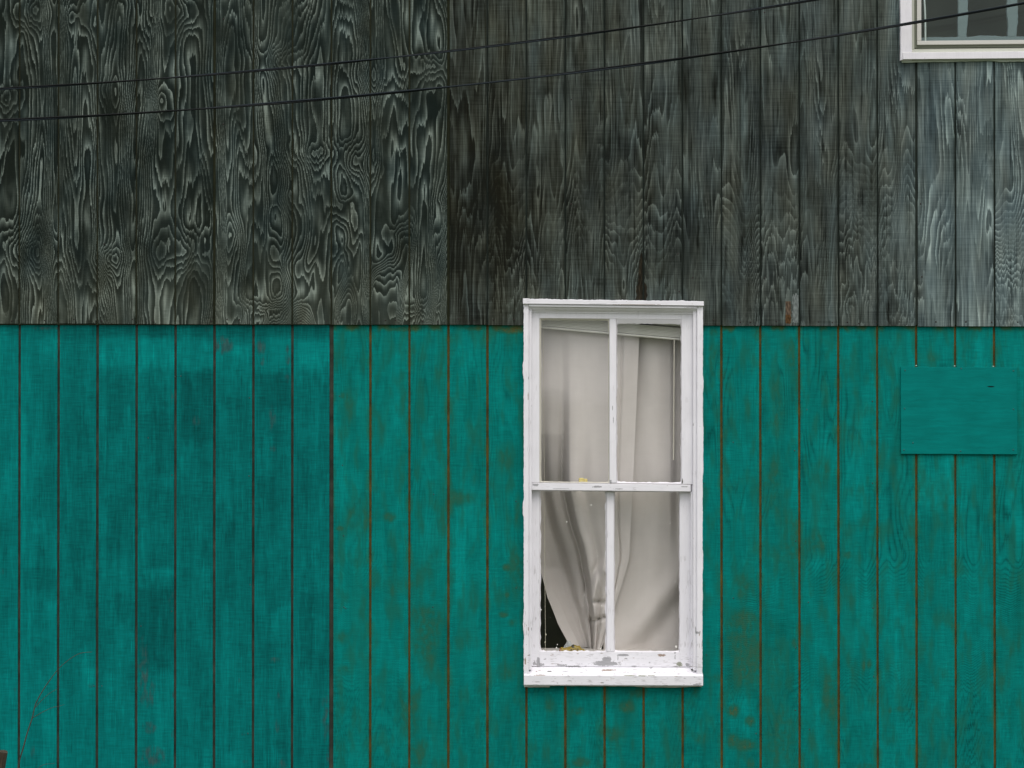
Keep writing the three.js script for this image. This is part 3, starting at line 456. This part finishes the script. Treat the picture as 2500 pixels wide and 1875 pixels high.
{ // left curtain, pulled over to the middle at the bottom
  const XL = [[770, 1300], [1178, 1305], [1300, 1310], [1395, 1319], [1471, 1340], [1535, 1365], [1577, 1387], [1594, 1398]], XR = [[770, 1566], [1178, 1549], [1370, 1540], [1390, 1535], [1450, 1518], [1500, 1503], [1540, 1492], [1594, 1472]], PW = [[1178, 1], [1250, 0.86], [1335, 0.66], [1400, 0.54], [1450, 0.46], [1520, 0.36], [1594, 0.26]], AMP = [[780, 0.006], [950, 0.016], [1060, 0.045], [1178, 0.10], [1400, 0.115], [1594, 0.07]];
  const g = surface(150, 150, (a, b) => {
    const v = mix(775, 1597, b), l = lerpTable(XL, v), r = lerpTable(XR, v), t = Math.pow(a, lerpTable(PW, v)), u = l + (r - l) * t, A = lerpTable(AMP, v);
    let z = -0.130 - A * (0.8 * valley(a, 0.08, 0.06) + 0.45 * valley(a, 0.3, 0.035) + 1.15 * (1 - smooth(0.27, 0.36, a)) + 0.35 * valley(a, 0.02, 0.03) + 0.28 * valley(a, 0.5, 0.06) + 0.5 * valley(a, 0.2, 0.16)) + A * 0.05 * valley(a, 0.2, 0.05);
    z -= 0.10 * smooth(1120, 1520, v) + 0.03 * smooth(1500, 1592, v) * smooth(0.2, 0.5, a);
    z += 0.012 * noise(a * 4 + 2, v / 300) * smooth(800, 1000, v);
    z -= 0.012 * valley(a, 0.845, 0.012) + 0.010 * smooth(0.86, 0.9, a) * 0;
    // gathered bunch near the middle rail
    const kx = u - mix(1484, 1448, clamp((v - 1365) / 105)), km = smooth(1360, 1400, v) * (1 - smooth(1500, 1540, v));
    z += 0.045 * km * Math.exp(-Math.pow(kx / 15, 2)) - 0.02 * km * Math.exp(-Math.pow((kx + 17) / 8, 2));
    z -= 0.03 * Math.exp(-Math.pow((v - 1477 - (u - 1455) * 0.1) / 3.5, 2)) * smooth(1446, 1456, u) * (1 - smooth(1478, 1490, u));
    z -= 0.03 * Math.exp(-Math.pow((v - 1523 - (1460 - u) * 0.35) / 4, 2)) * smooth(1440, 1452, u);
    return [u + 1.5 * noise(v / 60, 5) * b, v, z];
  });
  tag(mesh('curtain', g, cloth, scene), 'pale curtain swept toward the middle in the left half of the white window', 'curtain', 'curtains in the white window');
  const g2 = surface(120, 120, (a, b) => { // right curtain, hanging behind it
    const v = mix(790, 1598, b), u = mix(1478, 1690, a);
    let z = -0.175 + 0.010 * Math.sin(a * 11 + 1) * (1 - b * 0.5) + 0.008 * noise(a * 5, v / 200);
    const d = u - mix(1672, 1530, clamp((v - 1395) / 190)); z += 0.022 * smooth(1330, 1480, v) * (Math.exp(-Math.pow(d / 34, 2)) - 0.9 * Math.exp(-Math.pow((d - 58) / 30, 2)) );
    const w = v - (1578 - Math.pow(Math.max(0, u - 1525) / 60, 1.6) * 26); z -= 0.02 * smooth(-40, 60, w) + 0.09 * smooth(1120, 1520, v);
    z -= 0.03 * smooth(1640, 1662, u) * (1 - smooth(1200, 1400, v));
    return [u, v, z];
  });
  tag(mesh('curtain_001', g2, cloth, scene), 'pale curtain hanging straight behind the right half of the white window', 'curtain', 'curtains in the white window');
}
{ // mini blind, drawn up and hanging crooked
  const blind = new THREE.Group(); blind.name = 'window_blind'; scene.add(blind); tag(blind, 'raised slatted blind hanging crooked across the top of the white window', 'blind');
  const m = flat(226, 225, 216, 0.55), tilt = -Math.atan(0.088), uc = 1493, vc = 811.5;
  const strip = (name, dv, h, d, dz, mm = m, r = 0.001) => { const g = new RoundedBoxGeometry(372 * S, h * S, d, 1, r); g.translate(0, -dv * S, dz); g.rotateZ(tilt); g.translate(X(uc), Y(vc), -0.098); return mesh(name, g, mm, blind); };
  strip('bottom_rail', 0, 5.5, 0.022, 0.003, m, 0.005);
  for (let i = 0; i < 7; i++) strip('slat', -5.4 - i * 3.4, 2.7, 0.025, (i % 2) * 0.0015);
  strip('head_rail', -42, 20, 0.026, 0);
  const pts = []; for (let i = 0; i <= 12; i++) pts.push(new THREE.Vector3(X(1327 + 5 * (i / 12) + 0.8 * noise(i * 0.4, 8)), Y(mix(800, 1594, i / 12)), -0.083));
  mesh('cord', merge([tube(pts, 0.0011, 60, 5), ...[[1333.2, 1552], [1331.4, 1571]].map(([u, v]) => { const s = new THREE.SphereGeometry(0.0035, 8, 6); s.scale(1, 1.6, 1); s.translate(X(u), Y(v), -0.083); return s; })]), flat(196, 192, 172, 0.7), blind);
  mesh('wand', tube([new THREE.Vector3(X(1649), Y(826), -0.080), new THREE.Vector3(X(1648), Y(980), -0.080), new THREE.Vector3(X(1647), Y(1123), -0.081)], 0.0036, 8, 6), flat(204, 200, 186, 0.35), blind);
}
{ // crumpled yellow packet on the inner sill
  const c = document.createElement('canvas'); c.width = 256; c.height = 128; const x = c.getContext('2d'); x.fillStyle = '#8a7420'; x.fillRect(0, 0, 256, 128); const r = rng(12);
  for (let i = 0; i < 26; i++) { x.fillStyle = i % 3 ? '#2a2412' : '#6a5e18'; x.beginPath(); x.ellipse(100 + r() * 150, r() * 128, 4 + r() * 12, 3 + r() * 7, r() * 3, 0, 7); x.fill(); }
  x.fillStyle = '#86593a'; x.fillRect(0, 0, 14, 128);
  const t = new THREE.CanvasTexture(c); t.colorSpace = THREE.SRGBColorSpace;
  const pk = new THREE.Group(); pk.name = 'food_packet'; scene.add(pk); tag(pk, 'crumpled yellow packet with dark marks lying on the inner window sill', 'packet');
  const g = surface(40, 16, (a, b) => { const u = mix(1367, 1446, a), ang = b * Math.PI, hgt = (7 + 11 * valley(a, 0.5, 0.17) + 4 * valley(a, 0.12, 0.2) + 4 * noise(a * 9, b * 4)) * (1 - 0.75 * smooth(0.6, 1, a)); return [u + 2 * noise(a * 7, b * 5 + 9), 1596 - hgt * Math.sin(ang) * (1 + 0.2 * noise(a * 12, b * 6)), -0.105 + 0.02 * Math.cos(ang)]; });
  mesh('wrapper', g, new THREE.MeshStandardMaterial({ map: t, roughness: 0.4 }), pk);
  const f = surface(20, 8, (a, b) => [mix(1374, 1406, a), 1592 - 22 * Math.sin(a * Math.PI) * b * (1 + 0.2 * noise(a * 6, b * 3)), -0.128 - 0.01 * b + 0.004 * noise(a * 9, b * 7)]);
  mesh('clear_film', f, new THREE.MeshPhysicalMaterial({ color: lin(200, 204, 204), roughness: 0.35, transmission: 0.5, thickness: 0 }), pk);
}

// ---------------------------------------------------------------- the upper window
{
  const up = new THREE.Group(); up.name = 'window'; house.add(up); up.userData.label = 'upper white window with a grey storm frame';
  const t = wallTexture(0, 256, 0, 256, 512, 512, (u, v, o) => { const L = 222 + 4 * noise(u / 3, v / 40) + 7 * fbm(u / 40, v / 50, 3) - 26 * smooth(0.4, 0.55, noise(u / 1.6, v / 26)) * smooth(0.1, 0.4, noise(u / 30, v / 30 + 4)); o[0] = L; o[1] = L - 3; o[2] = L + 2; }, THREE.MirroredRepeatWrapping, false);
  const wm = new THREE.MeshStandardMaterial({ map: t.map, roughness: 0.55 }), alu = flat(196, 194, 188, 0.45), dull = flat(176, 178, 166, 0.6), sashM = flat(118, 128, 134, 0.6), gap = flat(110, 114, 100, 0.8);
  // it leans the other way: rises a little to the right
  const lean = (g) => { const p = g.attributes.position; for (let i = 0; i < p.count; i++) p.setY(i, p.getY(i) + (p.getX(i) - X(2196)) * 0.009); return g; };
  const U = (name, g, m = wm, parent = up) => mesh(name, planarUV(lean(g), [2150, 2406, -100, 156]), m, parent);
  const R = 2645, T = -775; // right and top edges beyond the frame
  U('side_casing', slab([...ragged(2197, T, 2197, 149, 60, 1.2, [-1, 0], 3.3), [2224.6, 149], [2224.6, T]].map(([a, b]) => [a, b]), 0.0168, 0.044, 0.002)); U('side_casing', box(2620, R, T, 147, 0.0168, 0.044, 0.002));
  U('head_casing', box(2224.7, 2619.9, T, T + 28, 0.0168, 0.044, 0.002));
  { const pr = [[-0.11, 113], [-0.02, 115], [0.044, 129.5], [0.049, 131.5], [0.049, 146], [0.046, 147.8], [0.0170, 151], [0.0168, 139], [-0.11, 139]];
    const g = new THREE.ExtrudeGeometry(new THREE.Shape(pr.map(([z, v]) => new THREE.Vector2(z, Y(v)))), { depth: (R + 1 - 2202.5) * S, bevelEnabled: false });
    const p = g.attributes.position; for (let i = 0; i < p.count; i++) { const z = p.getX(i), y = p.getY(i), l = p.getZ(i); p.setXYZ(i, X(R + 1) - l, y, z); } g.computeVertexNormals(); U('sill', g, dull); U('sill_nose', box(2201.5, R + 1.5, 130.6, 147.3, 0.0170, 0.0515, 0.002)); }
  U('caulk_bead', slab([[2200, 147.5], [2640, 147.5], ...ragged(2640, 149, 2202, 153.5, 60, 1.6, [0, 1], 6.1)], 0.0166, 0.030, 0.001), flat(170, 178, 166, 0.85));
  // jamb steps
  U('jamb', box(2212, 2233, T, 134, -0.12, 0.010, 0.001), dull); U('jamb', box(2606, 2632, T, 134, -0.12, 0.010, 0.001), dull); U('head_jamb', box(2233.1, 2605.9, T, T + 40, -0.12, 0.010, 0.001), dull);
  // storm frame: outer channel, inner lip
  U('storm_channel', box(2233.1, 2240, T + 40.1, 115.8, -0.03, -0.003, 0.001), gap); U('storm_channel', box(2240.1, 2600, 108.6, 115.6, -0.03, -0.006, 0.001), gap);
  U('storm_stile', box(2240.1, 2250.7, T + 40.1, 98.9, -0.012, 0.006, 0.002), alu); U('storm_stile', box(2592, 2605.9, T + 40.1, 115.6, -0.012, 0.006, 0.002), alu); U('storm_rail', box(2240.1, 2591.9, 99, 108.8, -0.012, 0.007, 0.002), alu); U('storm_rail', box(2250.8, 2591.9, T + 40.1, T + 52, -0.012, 0.006, 0.002), alu);
  const pg = (u0, u1, v0, v1, z) => { const g = new THREE.PlaneGeometry((u1 - u0) * S, (v1 - v0) * S); g.translate(X((u0 + u1) / 2), Y((v0 + v1) / 2), z); return g; };
  U('storm_pane', pg(2249, 2593, T + 50, 100, -0.003), new THREE.MeshPhysicalMaterial({ color: lin(236, 246, 242), transmission: 0.96, thickness: 0, roughness: 0.04, ior: 1.52 }));
  // inner sash with ragged paint on the glass
  U('bottom_rail', slab([[2240, 103], [2240, 86], ...ragged(2252, 86, 2590, 84.5, 70, 1.6, [0, -1], 9.3), [2606, 103]], -0.085, -0.055, 0.001), sashM);
  U('stile', box(2234, 2252, -330, 86, -0.085, -0.056), sashM); U('stile', box(2592, 2606, -330, 86, -0.085, -0.056), sashM); U('meeting_rail', box(2234, 2606, -346, -330.1, -0.085, -0.05), sashM);
  for (const [c, s] of [[2356.5, 1.1], [2479, 2.4]]) U('muntin', slab([...ragged(c - 10.5, -330, c - 10, 85, 60, 2.2, [-1, 0], s * 9), ...ragged(c + 10, 85, c + 9.5, -330, 60, 2.4, [1, 0], s * 5)], -0.083, -0.056, 0.001), sashM);
  for (const [a, b] of [[2250, 2348], [2365, 2471], [2487, 2594]]) U('pane', pg(a, b, -332, 88, -0.07), glass);
  U('upper_sash_pane', pg(2250, 2594, T + 50, -340, -0.045), glass);
  // loose strip of weather stripping between storm pane and sash
  const ws = []; for (let i = 0; i <= 10; i++) { const v = mix(98, -60, i / 10); ws.push(new THREE.Vector3(X(2262.5 - 0.0006 * Math.pow(Math.max(0, 60 - v), 2) * 1.0), Y(v), -0.02)); }
  const strip = tube(ws, 0.0052, 30, 6); U('weather_strip', strip, flat(214, 212, 214, 0.6));
  
}

// ---------------------------------------------------------------- painted board screwed over the siding
{
  const t = wallTexture(2190, 2490, 890, 1115, 640, 480, (u, v, o) => {
    const vj = v + 3 * noise(u / 24, v / 8), line = noise(u / 55, vj / 1.6), l2 = noise(u / 90 + 5, vj / 5), big = fbm(u / 60, v / 30, 3);
    let L = 5 * line + 5 * l2 + 8 * big; const k = Math.hypot((u - 2418) / 9, (v - 944 - 0.6 * noise(u / 3, 1)) / 1.7), d = 1 - smooth(0.6, 1.2, k);
    o[0] = mix(0, 12, d); o[1] = mix(112 + L, 30, d); o[2] = mix(107 + L, 28, d); o[3] = 0.5 + 0.25 * line - 0.4 * d;
  });
  const b = new THREE.Group(); b.name = 'board'; scene.add(b); tag(b, 'flat teal plywood rectangle nailed over the teal boards at right', 'board');
  const g = slab([[2198.5, 896], [2482, 896.5], [2482.3, 1109.3], [2198.7, 1108]], 0.0012, 0.0135, 0.0012);
  mesh('panel', planarUV(g, t.box), new THREE.MeshPhysicalMaterial({ map: t.map, bumpMap: t.bump, bumpScale: 0.0006, roughness: 0.7, specularIntensity: 0.12 }), b);
  for (const [x, y] of [[290, 265], [1100, 238], [1855, 270], [280, 815], [1855, 825], [270, 1415], [1090, 1430], [1850, 1410], [400, 1310]]) { const s = new THREE.SphereGeometry(0.0042, 8, 4, 0, 7, 0, Math.PI / 2); s.rotateX(Math.PI / 2); s.scale(1, 1, 0.3); s.translate(X(2160 + x / 5.924), Y(860 + y / 5.924), 0.0135); mesh('nail', s, flat(6, 74, 70, 0.5), b); }
  for (const x of [455, 1010, 1570]) { const s = new THREE.SphereGeometry(0.0042, 8, 6); s.scale(1.1, 0.7, 0.7); s.translate(X(2160 + x / 5.924), Y(892.5 + (x - 455) * 0.0018), 0.003); mesh('caulk_dab', s, flat(150, 196, 188, 0.6), b); }
}

// ---------------------------------------------------------------- overhead cables in front of the wall
function cable(name, pts, z, r, pitch, label, seed) {
  const root = new THREE.Group(); root.name = name; scene.add(root); tag(root, label, 'cable', 'overhead cables crossing the wall');
  // smooth sag through the measured points
  const at = (u) => { // Lagrange through three well spaced points
    const [a, b, c] = pts, L = (p, q, r2) => ((u - q[0]) * (u - r2[0])) / ((p[0] - q[0]) * (p[0] - r2[0])); return a[1] * L(a, b, c) + b[1] * L(b, a, c) + c[1] * L(c, a, b); };
  const k = 1 - z / DIST;
  for (const s of [0, 1]) {
    const p = []; for (let u = -700; u <= 3300; u += 20) { const ph = u / pitch * Math.PI * 2 + s * Math.PI + 0.8 * noise(u / 300, seed); p.push(new THREE.Vector3(X(u) * k, CAMY + (Y(at(u)) - CAMY) * k + Math.cos(ph) * r * 0.95, z + Math.sin(ph) * r * 0.95)); }
    mesh('strand', tube(p, r, 400, 7), new THREE.MeshPhysicalMaterial({ color: lin(10 + 15 * s, 14 + 19 * s, 15 + 24 * s), roughness: 0.6, specularIntensity: 0.35 }), root);  // second strand coloured paler to paint in a bluish highlight
  }
}
cable('utility_cable', [[0, 215.5], [1080, 125], [1980, -1]], 0.17, 0.0037, 1300, 'black twisted cable crossing the grey boards, the upper of two', 1);
cable('utility_cable_001', [[0, 293], [1080, 212.5], [2500, 6]], 0.15, 0.0042, 1500, 'black twisted cable crossing in front of the upper window, the lower of two', 2);

// ---------------------------------------------------------------- bare stems and a stake at the foot of the wall
{
  const m = flat(58, 56, 46, 0.9), V = (u, v, z) => new THREE.Vector3(X(u) * (1 - z / DIST), CAMY + (Y(v) - CAMY) * (1 - z / DIST), z);
  const taper = (pts, r0, r1) => { const n = 40, g = tube(pts, 1, n, 6), p = g.attributes.position, c = new THREE.CatmullRomCurve3(pts); for (let i = 0; i <= n; i++) { const q = c.getPointAt(i / n), r = mix(r0, r1, i / n); for (let j = 0; j <= 6; j++) { const k = i * 7 + j; p.setXYZ(k, q.x + (p.getX(k) - q.x) * r, q.y + (p.getY(k) - q.y) * r, q.z + (p.getZ(k) - q.z) * r); } } return g; };
  const sap = new THREE.Group(); sap.name = 'bare_sapling'; scene.add(sap); tag(sap, 'thin leafless brown sapling arching in front of the teal boards at bottom left', 'sapling');
  const stem = [[40, 2012, .10], [44, 1930, .10], [47, 1866, .10], [59, 1823, .11], [68, 1789, .11], [81, 1749, .11], [88, 1719, .11], [104, 1688, .11], [127, 1654, .11], [145, 1631, .11], [172, 1608, .12], [197, 1594, .12], [226, 1591, .12]].map((a) => V(...a));
  mesh('stem', taper(stem, 0.0052, 0.0011), m, sap);
  mesh('twig', taper([[88, 1726, .11], [102, 1710, .11], [122, 1692, .12], [142, 1680, .12]].map((a) => V(...a)), 0.0018, 0.0008), m, sap);
  mesh('twig', taper([[81, 1752, .11], [108, 1736, .12], [131, 1726, .12], [145, 1723, .12], [159, 1719, .12]].map((a) => V(...a)), 0.0018, 0.0008), m, sap);
  mesh('twig', taper([[42, 1960, .10], [70, 1905, .11], [95, 1874, .12], [108, 1866, .12], [136, 1862, .12]].map((a) => V(...a)), 0.002, 0.0008), m, sap);
  // stake
  const g = new THREE.CylinderGeometry(0.05, 0.056, 0.46, 14, 10), p = g.attributes.position;
  for (let i = 0; i < p.count; i++) { const a = Math.atan2(p.getZ(i), p.getX(i)), k = 1 + 0.12 * noise(a * 2.5, p.getY(i) * 6) + 0.05 * noise(a * 9, p.getY(i) * 3); p.setX(i, p.getX(i) * k); p.setZ(i, p.getZ(i) * k); p.setY(i, p.getY(i) + (p.getY(i) > 0.22 ? 0.012 * noise(a * 2, 4) : 0)); }
  g.computeVertexNormals(); g.rotateZ(-0.16);
  const q = V(-21, 1937, 0.35); g.translate(q.x, q.y - 0.01, q.z);
  const bark = wallTexture(0, 1, 0, 1, 128, 128, (u, v, o) => { const n = noise(u * 30, v * 6) + 0.6 * noise(u * 60, v * 14); o[0] = 58 + 22 * n; o[1] = 48 + 18 * n; o[2] = 36 + 14 * n; }, THREE.RepeatWrapping, false);
  tag(mesh('wooden_stake', g, new THREE.MeshStandardMaterial({ map: bark.map, roughness: 0.95 }), scene), 'dark rough stub of a wooden stake in the bottom left corner', 'stake');
}

renderer.render(scene, camera);
